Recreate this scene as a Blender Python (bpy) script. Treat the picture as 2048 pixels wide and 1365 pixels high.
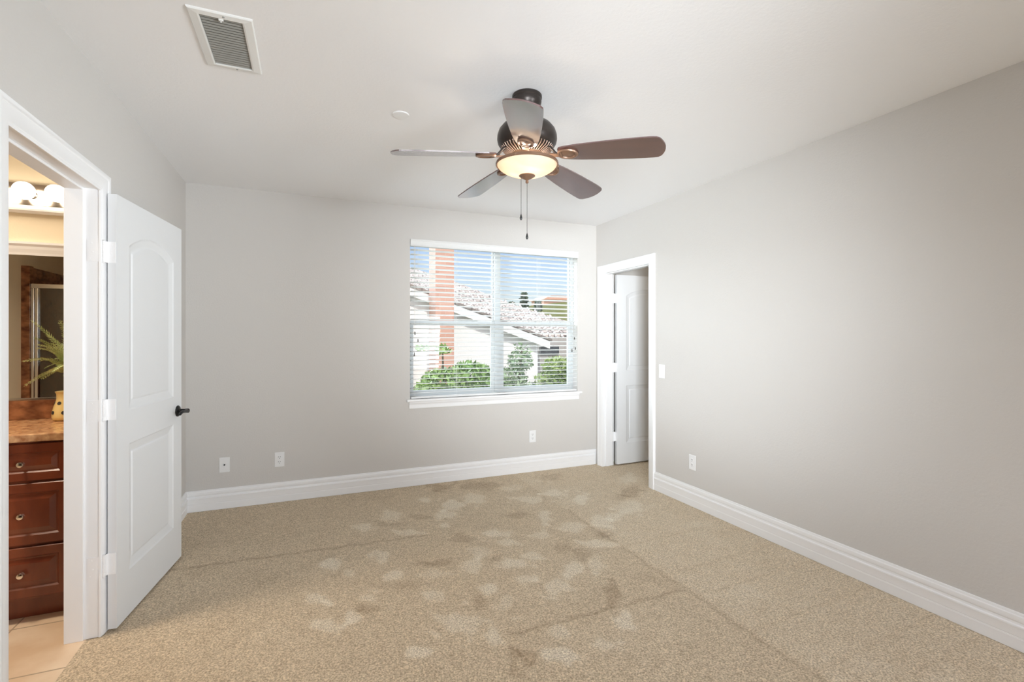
import bpy, bmesh, math, random
import numpy as np
from mathutils import Vector, Matrix

for o in list(bpy.data.objects):
    bpy.data.objects.remove(o)
SC = bpy.context.scene
C = SC.collection
PI = math.pi

# ------------------------------------------------------------------ camera, sky, sun, exposure
FPX, V0, YAW, H = 962.4, 674.7, math.radians(22.91), 1.35
cam_d = bpy.data.cameras.new('camera')
cam = bpy.data.objects.new('camera', cam_d)
C.objects.link(cam)
cam.location = (0, 0, H)
cam.rotation_euler = (PI / 2, 0, -YAW)
cam_d.sensor_width = 36.0
cam_d.lens = 36.0 * FPX / 2048
cam_d.shift_y = (V0 - 682.5) / 2048
cam_d.clip_start = 0.02
cam_d.clip_end = 600
SC.camera = cam

SC.view_settings.view_transform = 'Standard'
SC.view_settings.look = 'None'
SC.view_settings.gamma = 1
SC.view_settings.use_curve_mapping = False
SC.view_settings.exposure = 0.04
SC.cycles.use_denoising = True
SC.cycles.max_bounces = 10
SC.cycles.diffuse_bounces = 6
SC.cycles.glossy_bounces = 4
SC.cycles.transparent_max_bounces = 16
SC.cycles.transmission_bounces = 6
SC.cycles.sample_clamp_indirect = 6
SC.cycles.caustics_reflective = False
SC.cycles.caustics_refractive = False
SC.cycles.blur_glossy = 1.0

world = bpy.data.worlds.new('sky_world')
SC.world = world
world.use_nodes = True
wn = world.node_tree.nodes
wl = world.node_tree.links
wn.clear()
wo = wn.new('ShaderNodeOutputWorld')
wb = wn.new('ShaderNodeBackground')
ws = wn.new('ShaderNodeTexSky')
ws.sky_type = 'NISHITA'
ws.sun_disc = False
ws.sun_elevation = math.radians(48)
ws.sun_rotation = math.radians(200)
ws.air_density = 1.0
ws.dust_density = 2.0
ws.ozone_density = 1.2
wb.inputs['Strength'].default_value = 0.18
wm = wn.new('ShaderNodeMix')
wm.data_type = 'RGBA'
wm.blend_type = 'MULTIPLY'
wm.inputs[0].default_value = 1.0
wm.inputs[7].default_value = (1.03, 0.955, 0.98, 1)
wl.new(ws.outputs[0], wm.inputs[6])
wl.new(wm.outputs[2], wb.inputs[0])
wl.new(wb.outputs[0], wo.inputs[0])


def lamp(name, kind, loc, energy, color, rot=(0, 0, 0), **kw):
    d = bpy.data.lights.new(name, kind)
    d.energy = energy
    d.color = color
    for k, v in kw.items():
        setattr(d, k, v)
    o = bpy.data.objects.new(name, d)
    C.objects.link(o)
    o.location = loc
    o.rotation_euler = rot
    return o


# sun over the houses behind the window (it shines away from our room)
lamp('sun', 'SUN', (0, -5, 8), 3.6, (1.0, 0.96, 0.9), (math.radians(38), 0, math.radians(-8)), angle=0.01)
# second soft sun, added to push light in through the visible window
lamp('window_fill_sun', 'SUN', (0, 9, 8), 12, (0.84, 0.92, 1.0), Vector((math.sin(math.radians(25)) * .87, -math.cos(math.radians(25)) * .87, -.47)).to_track_quat('-Z', 'Y').to_euler(), angle=math.radians(50))


def fill_lamp(name, p, q, sx, sy, watts, spread, color=(0.87, 0.94, 1.0)):
    d = Vector(q) - Vector(p)
    return lamp(name, 'AREA', p, watts, color, d.to_track_quat('-Z', 'Y').to_euler(), shape='RECTANGLE', size=sx, size_y=sy, spread=math.radians(spread))


# unseen fill lamps added behind the camera, aimed to brighten the room
fill_lamp('rear_fill_centre', (1.0, -1.31, 1.5), (1.0, 0, 1.5), .9, 1.3, 16, 180)
fill_lamp('rear_fill_left', (-.25, -1.22, 1.25), (2.75, 4.3, 1.72), .85, 1.1, 30, 47)
fill_lamp('rear_fill_right', (2.2, -1.22, 1.25), (-.80, 3.0, 1.85), .85, 1.1, 16.5, 54)

# ------------------------------------------------------------------ helpers
XL, XR, YB, ZC = -0.87, 2.827, 4.379, 2.537      # room: left wall, right wall, far wall, ceiling
YR = -1.2                                         # wall behind the camera
sY, cY = math.sin(YAW), math.cos(YAW)


def at(u, v, y):
    """point on the plane Y=y that the photograph shows at pixel u, v"""
    xc = (u - 1024) / FPX
    dx, dy, dz = xc * cY + sY, -xc * sY + cY, -(v - V0) / FPX
    t = y / dy
    return Vector((dx * t, y, H + dz * t))


def lin(r, g, b):
    f = lambda c: (c / 255) / 12.92 if c / 255 <= 0.04045 else ((c / 255 + 0.055) / 1.055) ** 2.4
    return (f(r), f(g), f(b), 1)


def obj(name, bm, mat=None, parent=None, smooth=None, loc=None):
    me = bpy.data.meshes.new(name)
    if isinstance(bm, bmesh.types.BMesh):
        bmesh.ops.recalc_face_normals(bm, faces=bm.faces)
        bm.to_mesh(me)
        bm.free()
    else:
        me.from_pydata(bm[0], [], bm[1])
    if mat:
        me.materials.append(mat)
    o = bpy.data.objects.new(name, me)
    C.objects.link(o)
    if parent:
        o.parent = parent
    if loc:
        o.location = loc
    if smooth is not None:
        for p in me.polygons:
            p.use_smooth = True
        if smooth < 180:
            try:
                me.set_sharp_from_angle(angle=math.radians(smooth))
            except Exception:
                pass
    return o


def thing(name, label, cat, loc=(0, 0, 0), rotz=0, group=None):
    o = bpy.data.objects.new(name, None)
    C.objects.link(o)
    o.location = loc
    o.rotation_euler = (0, 0, rotz)
    o.empty_display_size = 0.1
    o['label'] = label
    o['category'] = cat
    if group:
        o['group'] = group
    return o


def tag(o, label, cat, group=None):
    o['label'] = label
    o['category'] = cat
    if group:
        o['group'] = group
    return o


def struct(o, label=None, cat=None):
    o['kind'] = 'structure'
    if label:
        o['label'] = label
    if cat:
        o['category'] = cat
    return o


def box(bm, x0, x1, y0, y1, z0, z1, bev=0, M=None, seg=2):
    r = bmesh.ops.create_cube(bm, size=1)
    vs = r['verts']
    for v in vs:
        v.co = Vector(((x0 + x1) / 2 + v.co.x * (x1 - x0), (y0 + y1) / 2 + v.co.y * (y1 - y0),
                       (z0 + z1) / 2 + v.co.z * (z1 - z0)))
    if bev:
        es = list({e for v in vs for e in v.link_edges})
        g = bmesh.ops.bevel(bm, geom=es, offset=bev, segments=seg, affect='EDGES', profile=0.5)
        vs = list({v for f in g['faces'] for v in f.verts} | {v for v in vs if v.is_valid})
    if M is not None:
        for v in vs:
            v.co = M @ v.co
    return vs


def lathe(bm, prof, n=48, M=None, cap=True):
    rings = []
    for r, z in prof:
        if r < 1e-6:
            rings.append([bm.verts.new((0, 0, z))])
        else:
            rings.append([bm.verts.new((r * math.cos(2 * PI * k / n), r * math.sin(2 * PI * k / n), z)) for k in range(n)])
    for a, b in zip(rings, rings[1:]):
        for k in range(n):
            k2 = (k + 1) % n
            if len(a) == 1 and len(b) == 1:
                continue
            if len(a) == 1:
                bm.faces.new((a[0], b[k], b[k2]))
            elif len(b) == 1:
                bm.faces.new((a[k], b[0], a[k2]))
            else:
                bm.faces.new((a[k], b[k], b[k2], a[k2]))
    if cap:
        for R in (rings[0], rings[-1]):
            if len(R) > 1:
                try:
                    bm.faces.new(R)
                except ValueError:
                    pass
    vs = [v for R in rings for v in R]
    if M is not None:
        for v in vs:
            v.co = M @ v.co
    return vs


def tube(bm, pts, rad, n=8, cap=True):
    pts = [Vector(p) for p in pts]
    rads = rad if isinstance(rad, (list, tuple)) else [rad] * len(pts)
    rings = []
    up = None
    for i, p in enumerate(pts):
        d = (pts[min(i + 1, len(pts) - 1)] - pts[max(i - 1, 0)]).normalized()
        if up is None:
            up = Vector((0, 0, 1)) if abs(d.z) < 0.9 else Vector((1, 0, 0))
        a = d.cross(up).normalized()
        b = a.cross(d).normalized()
        up = b
        rings.append([bm.verts.new(p + (a * math.cos(2 * PI * k / n) + b * math.sin(2 * PI * k / n)) * rads[i]) for k in range(n)])
    for A, B in zip(rings, rings[1:]):
        for k in range(n):
            bm.faces.new((A[k], A[(k + 1) % n], B[(k + 1) % n], B[k]))
    if cap:
        bm.faces.new(rings[0][::-1])
        bm.faces.new(rings[-1])


def prism(bm, poly, axis, a, b):
    """poly: list of 2-D points; extruded along axis ('x','y','z') from a to b"""
    def P(p, t):
        if axis == 'x':
            return (t, p[0], p[1])
        if axis == 'y':
            return (p[0], t, p[1])
        return (p[0], p[1], t)
    A = [bm.verts.new(P(p, a)) for p in poly]
    B = [bm.verts.new(P(p, b)) for p in poly]
    n = len(poly)
    for k in range(n):
        bm.faces.new((A[k], A[(k + 1) % n], B[(k + 1) % n], B[k]))
    bm.faces.new(A[::-1])
    bm.faces.new(B)
    return A + B


# ------------------------------------------------------------------ materials
def mat(name, color, rough=0.6, metal=0.0, spec=0.5, bump=None, var=None, coat=0, emit=None, ior=None):
    m = bpy.data.materials.new(name)
    m.use_nodes = True
    nt = m.node_tree
    b = nt.nodes['Principled BSDF']
    b.inputs['Base Color'].default_value = color
    b.inputs['Roughness'].default_value = rough
    b.inputs['Metallic'].default_value = metal
    b.inputs['Specular IOR Level'].default_value = spec
    b.inputs['Coat Weight'].default_value = coat
    b.inputs['Coat Roughness'].default_value = 0.15
    if ior:
        b.inputs['IOR'].default_value = ior
    if emit:
        b.inputs['Emission Color'].default_value = emit[0]
        b.inputs['Emission Strength'].default_value = emit[1]
    tc = nt.nodes.new('ShaderNodeTexCoord')
    if bump:
        n = nt.nodes.new('ShaderNodeTexNoise')
        n.inputs['Scale'].default_value = bump[0]
        n.inputs['Detail'].default_value = 4
        nt.links.new(tc.outputs['Object'], n.inputs['Vector'])
        bp = nt.nodes.new('ShaderNodeBump')
        bp.inputs['Strength'].default_value = bump[1]
        bp.inputs['Distance'].default_value = bump[2]
        nt.links.new(n.outputs['Fac'], bp.inputs['Height'])
        nt.links.new(bp.outputs[0], b.inputs['Normal'])
    if var:
        n = nt.nodes.new('ShaderNodeTexNoise')
        n.inputs['Scale'].default_value = var[0]
        n.inputs['Detail'].default_value = 5
        mp = nt.nodes.new('ShaderNodeMapping')
        mp.inputs['Scale'].default_value = var[2] if len(var) > 2 else (1, 1, 1)
        nt.links.new(tc.outputs['Object'], mp.inputs[0])
        nt.links.new(mp.outputs[0], n.inputs['Vector'])
        r = nt.nodes.new('ShaderNodeValToRGB')
        r.color_ramp.elements[0].position = 0.3
        r.color_ramp.elements[1].position = 0.7
        r.color_ramp.elements[0].color = color
        r.color_ramp.elements[1].color = var[1]
        nt.links.new(n.outputs['Fac'], r.inputs[0])
        nt.links.new(r.outputs[0], b.inputs['Base Color'])
    return m


M_wall = mat('greige_wall_paint', (0.635, 0.612, 0.585, 1), 0.85, bump=(90, 0.25, 0.004))
M_ceil = mat('ceiling_paint', (0.89, 0.89, 0.895, 1), 0.9, bump=(70, 0.2, 0.004))
M_trim = mat('white_trim_paint', (0.90, 0.90, 0.905, 1), 0.38)
M_door = mat('white_door_paint', (0.77, 0.78, 0.79, 1), 0.45)
M_plastic = mat('white_plastic', (0.85, 0.85, 0.85, 1), 0.35)
M_slot = mat('dark_slot', (0.03, 0.03, 0.03, 1), 0.6)
M_bronze = mat('oil_rubbed_bronze', (0.045, 0.036, 0.032, 1), 0.35, metal=0.6)
M_copper = mat('warm_bronze', (0.22, 0.13, 0.085, 1), 0.35, metal=0.5)
M_black = mat('matte_black_metal', (0.02, 0.02, 0.02, 1), 0.35, metal=0.5)
M_chrome = mat('chrome', (0.8, 0.8, 0.8, 1), 0.12, metal=1)
M_mirror = mat('mirror_silver', (0.88, 0.88, 0.86, 1), 0.01, metal=1)
M_cream = mat('bathroom_cream_paint', lin(236, 222, 194), 0.8, bump=(90, 0.25, 0.003))
M_granite = mat('granite', lin(222, 180, 135), 0.18, var=(30, lin(150, 100, 66)))
M_marble = mat('brown_marble', lin(90, 52, 34), 0.2, var=(14, lin(165, 112, 76), (1, 1, 1.6)))
M_tile = mat('beige_floor_tile', lin(212, 180, 148), 0.35, var=(5, lin(190, 156, 125)))
M_blind = mat('blind_white', (0.80, 0.80, 0.79, 1), 0.45)
M_vinyl = mat('shaded_window_vinyl', (0.50, 0.52, 0.52, 1), 0.4)  # white vinyl; the grey base colour holds the frame's backlit shade
M_cord = mat('blind_cord', (0.75, 0.75, 0.73, 1), 0.8)
M_tassel = mat('blind_tassel', (0.06, 0.05, 0.045, 1), 0.5)
M_vent = mat('vent_white', (0.80, 0.80, 0.78, 1), 0.4)
M_louver = mat('vent_louver_grey', (0.30, 0.30, 0.28, 1), 0.5)
M_dark = mat('duct_dark', (0.06, 0.06, 0.055, 1), 0.8)
M_stucco = mat('white_stucco', (0.80, 0.79, 0.77, 1), 0.9, bump=(20, 0.4, 0.02))
M_fascia = mat('white_fascia', (0.85, 0.85, 0.84, 1), 0.6)
M_soil = mat('garden_ground', lin(120, 125, 90), 0.9, var=(0.6, lin(90, 110, 60)))
M_bark = mat('bark', lin(95, 80, 62), 0.9)
M_farwall = mat('terracotta_wall', lin(205, 158, 138), 0.8)


def wood_mat(name, c1, c2, rough, scale, coat=0.0, spec=0.5):
    m = mat(name, c1, rough, coat=coat, spec=spec)
    nt = m.node_tree
    b = nt.nodes['Principled BSDF']
    tc = nt.nodes.new('ShaderNodeTexCoord')
    mp = nt.nodes.new('ShaderNodeMapping')
    mp.inputs['Scale'].default_value = scale
    n = nt.nodes.new('ShaderNodeTexNoise')
    n.inputs['Scale'].default_value = 6
    n.inputs['Detail'].default_value = 6
    n.inputs['Distortion'].default_value = 0.8
    r = nt.nodes.new('ShaderNodeValToRGB')
    r.color_ramp.elements[0].position = 0.35
    r.color_ramp.elements[1].position = 0.7
    r.color_ramp.elements[0].color = c1
    r.color_ramp.elements[1].color = c2
    nt.links.new(tc.outputs['Object'], mp.inputs[0])
    nt.links.new(mp.outputs[0], n.inputs[0])
    nt.links.new(n.outputs['Fac'], r.inputs[0])
    nt.links.new(r.outputs[0], b.inputs['Base Color'])
    return m


M_cherry = wood_mat('cherry_wood', lin(98, 44, 26), lin(128, 64, 38), 0.32, (1, 1, 0.35), coat=0.3)
M_blade = wood_mat('dark_fan_wood', lin(62, 30, 32), lin(78, 42, 40), 0.35, (0.3, 2, 2), coat=1.0, spec=1.0)
M_blade.node_tree.nodes['Principled BSDF'].inputs['Coat IOR'].default_value = 2.1
M_blade.node_tree.nodes['Principled BSDF'].inputs['Coat Roughness'].default_value = 0.13


def glass_mat(name, tint, gloss=0.06):
    m = bpy.data.materials.new(name)
    m.use_nodes = True
    nt = m.node_tree
    nt.nodes.clear()
    out = nt.nodes.new('ShaderNodeOutputMaterial')
    mx = nt.nodes.new('ShaderNodeMixShader')
    t = nt.nodes.new('ShaderNodeBsdfTransparent')
    g = nt.nodes.new('ShaderNodeBsdfGlossy')
    t.inputs[0].default_value = tint
    g.inputs['Roughness'].default_value = 0.02
    mx.inputs[0].default_value = gloss
    nt.links.new(t.outputs[0], mx.inputs[1])
    nt.links.new(g.outputs[0], mx.inputs[2])
    nt.links.new(mx.outputs[0], out.inputs[0])
    return m


M_glass = glass_mat('window_glass', (0.96, 0.97, 0.97, 1), 0.04)
M_showerglass = glass_mat('shower_glass', (0.55, 0.5, 0.45, 1), 0.12)


def alabaster():
    m = bpy.data.materials.new('alabaster_glass')
    m.use_nodes = True
    nt = m.node_tree
    nt.nodes.clear()
    out = nt.nodes.new('ShaderNodeOutputMaterial')
    mx = nt.nodes.new('ShaderNodeMixShader')
    mx.inputs[0].default_value = 0.75
    d = nt.nodes.new('ShaderNodeBsdfPrincipled')
    d.inputs['Base Color'].default_value = (0.88, 0.83, 0.76, 1)
    d.inputs['Roughness'].default_value = 0.25
    t = nt.nodes.new('ShaderNodeBsdfTranslucent')
    tc = nt.nodes.new('ShaderNodeTexCoord')
    n = nt.nodes.new('ShaderNodeTexNoise')
    n.inputs['Scale'].default_value = 9
    n.inputs['Distortion'].default_value = 1.5
    r = nt.nodes.new('ShaderNodeValToRGB')
    r.color_ramp.elements[0].color = (0.97, 0.90, 0.80, 1)
    r.color_ramp.elements[1].color = (0.93, 0.80, 0.66, 1)
    nt.links.new(tc.outputs['Object'], n.inputs[0])
    nt.links.new(n.outputs['Fac'], r.inputs[0])
    nt.links.new(r.outputs[0], t.inputs[0])
    nt.links.new(d.outputs[0], mx.inputs[1])
    nt.links.new(t.outputs[0], mx.inputs[2])
    nt.links.new(mx.outputs[0], out.inputs[0])
    return m


M_alabaster = alabaster()


def emit_mat(name, color, s):
    m = bpy.data.materials.new(name)
    m.use_nodes = True
    nt = m.node_tree
    nt.nodes.clear()
    out = nt.nodes.new('ShaderNodeOutputMaterial')
    e = nt.nodes.new('ShaderNodeEmission')
    e.inputs[0].default_value = color
    e.inputs[1].default_value = s
    nt.links.new(e.outputs[0], out.inputs[0])
    return m


M_bulb = emit_mat('lit_bulb', (1.0, 0.87, 0.70, 1), 6)


def carpet_mat():
    m = mat('beige_carpet', lin(178, 155, 125), 0.95, spec=0.1)
    nt = m.node_tree
    L = nt.links
    b = nt.nodes['Principled BSDF']
    b.inputs['Sheen Weight'].default_value = 0.15
    b.inputs['Sheen Roughness'].default_value = 0.6
    tc = nt.nodes.new('ShaderNodeTexCoord')
    a = nt.nodes.new('ShaderNodeAttribute')
    a.attribute_name = 'nap'
    prev = a.outputs['Fac']
    for sc_, amt, dist in ((9, .22, 1.5), (34, .30, .6)):
        nn_ = nt.nodes.new('ShaderNodeTexNoise')
        nn_.inputs['Scale'].default_value = sc_
        nn_.inputs['Detail'].default_value = 3
        nn_.inputs['Distortion'].default_value = dist
        L.new(tc.outputs['Object'], nn_.inputs[0])
        ma = nt.nodes.new('ShaderNodeMath')
        ma.operation = 'MULTIPLY_ADD'
        ma.inputs[1].default_value = amt
        L.new(nn_.outputs['Fac'], ma.inputs[0])
        ms = nt.nodes.new('ShaderNodeMath')
        ms.operation = 'SUBTRACT'
        ms.inputs[1].default_value = amt * .5
        L.new(prev, ms.inputs[0])
        L.new(ms.outputs[0], ma.inputs[2])
        prev = ma.outputs[0]
    r = nt.nodes.new('ShaderNodeValToRGB')
    r.color_ramp.elements[0].position = 0.0
    r.color_ramp.elements[0].color = lin(176, 155, 128)
    r.color_ramp.elements[1].position = 1.0
    r.color_ramp.elements[1].color = lin(250, 243, 228)
    e = r.color_ramp.elements.new(0.45)
    e.color = lin(223, 207, 182)
    L.new(prev, r.inputs[0])
    # yarn tufts
    n = nt.nodes.new('ShaderNodeTexNoise')
    n.inputs['Scale'].default_value = 130
    n.inputs['Detail'].default_value = 3
    n.inputs['Roughness'].default_value = 0.7
    L.new(tc.outputs['Object'], n.inputs[0])
    v = nt.nodes.new('ShaderNodeTexVoronoi')
    v.inputs['Scale'].default_value = 190
    L.new(tc.outputs['Object'], v.inputs['Vector'])
    r2 = nt.nodes.new('ShaderNodeValToRGB')
    r2.color_ramp.elements[0].position = 0.36
    r2.color_ramp.elements[0].color = (0.54, 0.49, 0.42, 1)
    r2.color_ramp.elements[1].position = 0.66
    r2.color_ramp.elements[1].color = (1.26, 1.24, 1.20, 1)
    L.new(n.outputs['Fac'], r2.inputs[0])
    mx = nt.nodes.new('ShaderNodeMix')
    mx.data_type = 'RGBA'
    mx.blend_type = 'MULTIPLY'
    mx.inputs[0].default_value = 1
    L.new(r.outputs[0], mx.inputs[6])
    L.new(r2.outputs[0], mx.inputs[7])
    L.new(mx.outputs[2], b.inputs['Base Color'])
    mh = nt.nodes.new('ShaderNodeMath')
    mh.operation = 'SUBTRACT'
    L.new(n.outputs['Fac'], mh.inputs[0])
    mv = nt.nodes.new('ShaderNodeMath')
    mv.operation = 'MULTIPLY'
    mv.inputs[1].default_value = 0.5
    L.new(v.outputs['Distance'], mv.inputs[0])
    L.new(mv.outputs[0], mh.inputs[1])
    bp = nt.nodes.new('ShaderNodeBump')
    bp.inputs['Strength'].default_value = 0.8
    bp.inputs['Distance'].default_value = 0.006
    L.new(mh.outputs[0], bp.inputs['Height'])
    L.new(bp.outputs[0], b.inputs['Normal'])
    return m


M_carpet = carpet_mat()


def brickish(name, c1, c2, mortar, sx):
    m = mat(name, c1, 0.85)
    nt = m.node_tree
    b = nt.nodes['Principled BSDF']
    tc = nt.nodes.new('ShaderNodeTexCoord')
    mp = nt.nodes.new('ShaderNodeMapping')
    mp.inputs['Rotation'].default_value = (PI / 2, 0, 0)
    br = nt.nodes.new('ShaderNodeTexBrick')
    br.inputs['Color1'].default_value = c1
    br.inputs['Color2'].default_value = c2
    br.inputs['Mortar'].default_value = mortar
    br.inputs['Scale'].default_value = sx
    br.inputs['Mortar Size'].default_value = 0.01
    nt.links.new(tc.outputs['Object'], mp.inputs[0])
    nt.links.new(mp.outputs[0], br.inputs[0])
    nt.links.new(br.outputs[0], b.inputs['Base Color'])
    return m


M_brick = brickish('chimney_brick', lin(206, 164, 146), lin(194, 148, 130), lin(204, 172, 156), 2.2)  # brick colours paled to paint in the haze of the blind


def roof_mat():
    m = mat('grey_tan_roof_tiles', lin(160, 145, 130), 0.85)
    nt = m.node_tree
    b = nt.nodes['Principled BSDF']
    tc = nt.nodes.new('ShaderNodeTexCoord')
    br = nt.nodes.new('ShaderNodeTexBrick')
    br.inputs['Color1'].default_value = lin(205, 196, 188)  # tile colours lightened to paint in haze
    br.inputs['Color2'].default_value = lin(168, 158, 150)
    br.inputs['Mortar'].default_value = lin(110, 102, 98)
    br.inputs['Scale'].default_value = 1.4
    br.inputs['Mortar Size'].default_value = 0.03
    br.inputs['Row Height'].default_value = 0.28
    nt.links.new(tc.outputs['Object'], br.inputs[0])
    nt.links.new(br.outputs[0], b.inputs['Base Color'])
    return m


M_roof = roof_mat()


def leaf_mat(name, c1, c2):
    m = mat(name, c1, 0.55, var=(1.3, c2))
    return m


M_leaf1 = leaf_mat('shrub_leaves', lin(96, 132, 70), lin(140, 165, 95))
M_leaf2 = leaf_mat('grey_green_leaves', lin(105, 130, 100), lin(150, 168, 130))
M_tree = leaf_mat('conifer_green', lin(60, 80, 60), lin(85, 105, 75))
M_hill = mat('dry_hillside', lin(150, 150, 100), 0.9, var=(0.05, lin(110, 125, 80)))
M_fern = mat('fern_green', lin(125, 145, 75), 0.5, var=(14, lin(205, 215, 150)))
M_vase = mat('yellow_ceramic', lin(232, 208, 140), 0.12, coat=0.6)

# ------------------------------------------------------------------ room shell
T = 0.12
OY0, OY1 = 1.993, 2.715       # bathroom doorway in the left wall
PY0, PY1 = 3.512, 4.248       # closet doorway in the right wall
ZH = 2.012                    # head height of both
WX0, WX1, WZ0, WZ1 = 0.847, 2.596, 0.785, 2.242   # window opening
YW = YB + 0.17                # outer face of far wall


def wall(name, boxes, m, label=None):
    bm = bmesh.new()
    for b in boxes:
        box(bm, *b)
    return struct(obj(name, bm, m), label)


JT = 0.012   # jamb board thickness left free round each doorway
wall('wall_left', [(XL - T, XL, YR - .12, OY0 - JT, 0, ZC), (XL - T, XL, OY1 + JT, YB, 0, ZC), (XL - T, XL, OY0 - JT, OY1 + JT, ZH + JT, ZC)], M_wall,
     'greige painted wall holding the bathroom doorway')
wall('wall_right', [(XR, XR + T, YR - .12, PY0 - JT, 0, ZC), (XR, XR + T, PY1 + JT, YB, 0, ZC), (XR, XR + T, PY0 - JT, PY1 + JT, ZH + JT, ZC)], M_wall,
     'long bare greige wall with the narrow closet doorway')
wall('wall_back', [(XL - T, WX0, YB, YW, 0, ZC), (WX1, 5.0, YB, YW, 0, ZC), (WX0, WX1, YB, YW, 0, WZ0), (WX0, WX1, YB, YW, WZ1, ZC)], M_wall,
     'greige wall with the blind-covered window')
wall('wall_rear', [(XL, -.72, YR - .12, YR, .6, 2.2), (.24, .5, YR - .12, YR, .6, 2.2), (1.5, 1.7, YR - .12, YR, .6, 2.2), (2.68, XR, YR - .12, YR, .6, 2.2), (XL, XR, YR - .12, YR, 0, .6), (XL, XR, YR - .12, YR, 2.2, ZC)], M_wall,  # openings added in this unseen wall to hold the fill lamps
     'greige wall behind the viewer')
bm = bmesh.new()
box(bm, -2.6, 5.0, YR - .3, YW, ZC, ZC + 0.12)
struct(obj('ceiling', bm, M_ceil), 'flat off-white ceiling with the fan and vent')

# carpet with trodden nap
BLOBS_L = [(470,240,55,32),(330,290,45,20),(420,440,45,30),(160,480,50,25),(920,420,50,36),(480,545,60,25),(700,530,60,26),
 (880,490,55,34),(1100,480,85,22),(1185,440,50,22),(690,640,48,32),(355,660,48,30),(960,610,50,28),(1060,670,45,32),(845,680,20,15),
 (1100,760,32,14),(820,790,110,60),(990,850,40,44),(130,800,80,30),(260,750,44,36),(1310,600,80,40),(1400,510,60,36),(1510,480,40,46),
 (1510,380,95,22),(1400,290,85,20),(1540,270,55,34),(1250,240,30,34),(1690,190,75,36),(1690,45,44,24),(1440,150,42,26),(890,150,60,26),
 (780,180,60,26),(740,230,60,20),(640,155,32,13),(1320,940,70,46),(1330,830,40,38),(1660,770,50,56),(740,280,26,12),(1610,240,42,24),
 (1080,90,64,16),(60,660,44,34),(150,690,30,18),(1000,330,60,18),(1170,150,80,18),(1300,120,60,14),(560,320,60,16),(1060,370,50,20),
 (1560,900,60,26),(600,930,70,30),(1150,560,50,22),(250,530,34,16),(1230,330,50,16)]
BLOBS_D = [(1590,620,36,60),(1700,110,50,26),(940,80,125,18),(1560,330,44,18),(830,350,44,26),(1450,430,40,40),(1100,960,22,60),
 (620,240,64,12),(470,275,80,14),(720,90,54,16),(1280,40,54,20),(1000,460,30,26),(1170,960,40,60),(920,680,26,40),(330,710,60,26),
 (1340,400,50,20),(1120,230,60,12),(1640,140,40,16),(690,480,90,16),(540,590,90,18)]


def floor_xy(u, v):
    d = Vector(((u - 1024) / FPX * cY + sY, -(u - 1024) / FPX * sY + cY, -(v - V0) / FPX))
    t = H / -d.z
    return d.x * t, d.y * t


def build_carpet():
    x0, x1, y0, y1 = -0.915, 4.6, YR, YB
    nx, ny = 460, 460
    xs = np.linspace(x0, x1, nx)
    ys = np.linspace(y0, y1, ny)
    X, Y = np.meshgrid(xs, ys)
    nap = np.full(X.shape, 0.40)
    nap += 0.10 * (X > 1.86)
    rng = np.random.default_rng(4)
    # broad mottling
    for _ in range(110):
        cx, cy = rng.uniform(x0, 3), rng.uniform(0.9, y1)
        a = rng.uniform(0, PI)
        s1, s2 = rng.uniform(.06, .25), rng.uniform(.03, .08)
        dx, dy = X - cx, Y - cy
        p = (dx * math.cos(a) + dy * math.sin(a)) / s1
        q = (-dx * math.sin(a) + dy * math.cos(a)) / s2
        nap += rng.uniform(-.07, .07) * np.exp(-(p * p + q * q) ** 1.5)
    wob = 0.20 * np.sin(X * 26 + 3 * np.sin(Y * 17)) + 0.20 * np.sin(Y * 29 + 3 * np.sin(X * 23)) + .10 * np.sin(X * 71 + Y * 53 + 2 * np.sin(Y * 40))
    for blobs, amp in ((BLOBS_L, 0.36), (BLOBS_D, -0.27)):
        for (a, b, ru, rv) in blobs:
            u, v = 600 + a / 2.56, 940 + b / 2.56
            cx, cy = floor_xy(u, v)
            ax, ay = floor_xy(u + ru / 2.56, v)
            bx, by = floor_xy(u, v + rv / 2.56)
            m = np.array([[ax - cx, bx - cx], [ay - cy, by - cy]])
            mi = np.linalg.inv(m)
            dx, dy = X - cx, Y - cy
            p = mi[0, 0] * dx + mi[0, 1] * dy
            q = mi[1, 0] * dx + mi[1, 1] * dy
            r = np.sqrt(p * p + q * q) * (1 + wob)
            nap += amp * rng.uniform(.6, 1) / (1 + np.exp((r - 1) * 10))
    def crease(d, w=.012, s=.24):
        return -s * np.exp(-(d / w) ** 2)
    wig = .006 * np.sin(Y * 40) + .006 * np.sin(X * 33)
    nap += crease(X - 1.862 - wig * np.sin(Y * 9)) * (Y < 3.3) * (Y > .5)
    nap += crease(Y - 3.28 + .05 * (X - .3) - wig) * (X < .75) * (X > -.9)
    nap += crease(Y - 2.02 - wig, .011, .24) * (X < 1.86) * (X > .85)
    for k, yy in enumerate((1.15, 1.33, 1.62, 1.95, 2.2, 2.6)):
        nap += crease(Y - yy - .05 * (X - 2.3) - wig, .014, .08) * (X > 1.86)
    nap = np.clip(nap, 0, 1)
    hz = np.random.default_rng(2).uniform(-.0012, .0012, X.shape)
    co = np.stack([X, Y, hz - .002 + 0.004 * (nap - .4)], -1).reshape(-1, 3)
    faces = []
    idx = np.arange(nx * ny).reshape(ny, nx)
    f = np.stack([idx[:-1, :-1], idx[:-1, 1:], idx[1:, 1:], idx[1:, :-1]], -1).reshape(-1, 4)
    o = obj('floor', (co.tolist(), f.tolist()), M_carpet, smooth=180)
    at_ = o.data.attributes.new('nap', 'FLOAT', 'POINT')
    at_.data.foreach_set('value', nap.reshape(-1).astype(np.float32))
    struct(o, 'beige cut pile carpet with footprints and vacuum lines')


build_carpet()

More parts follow.
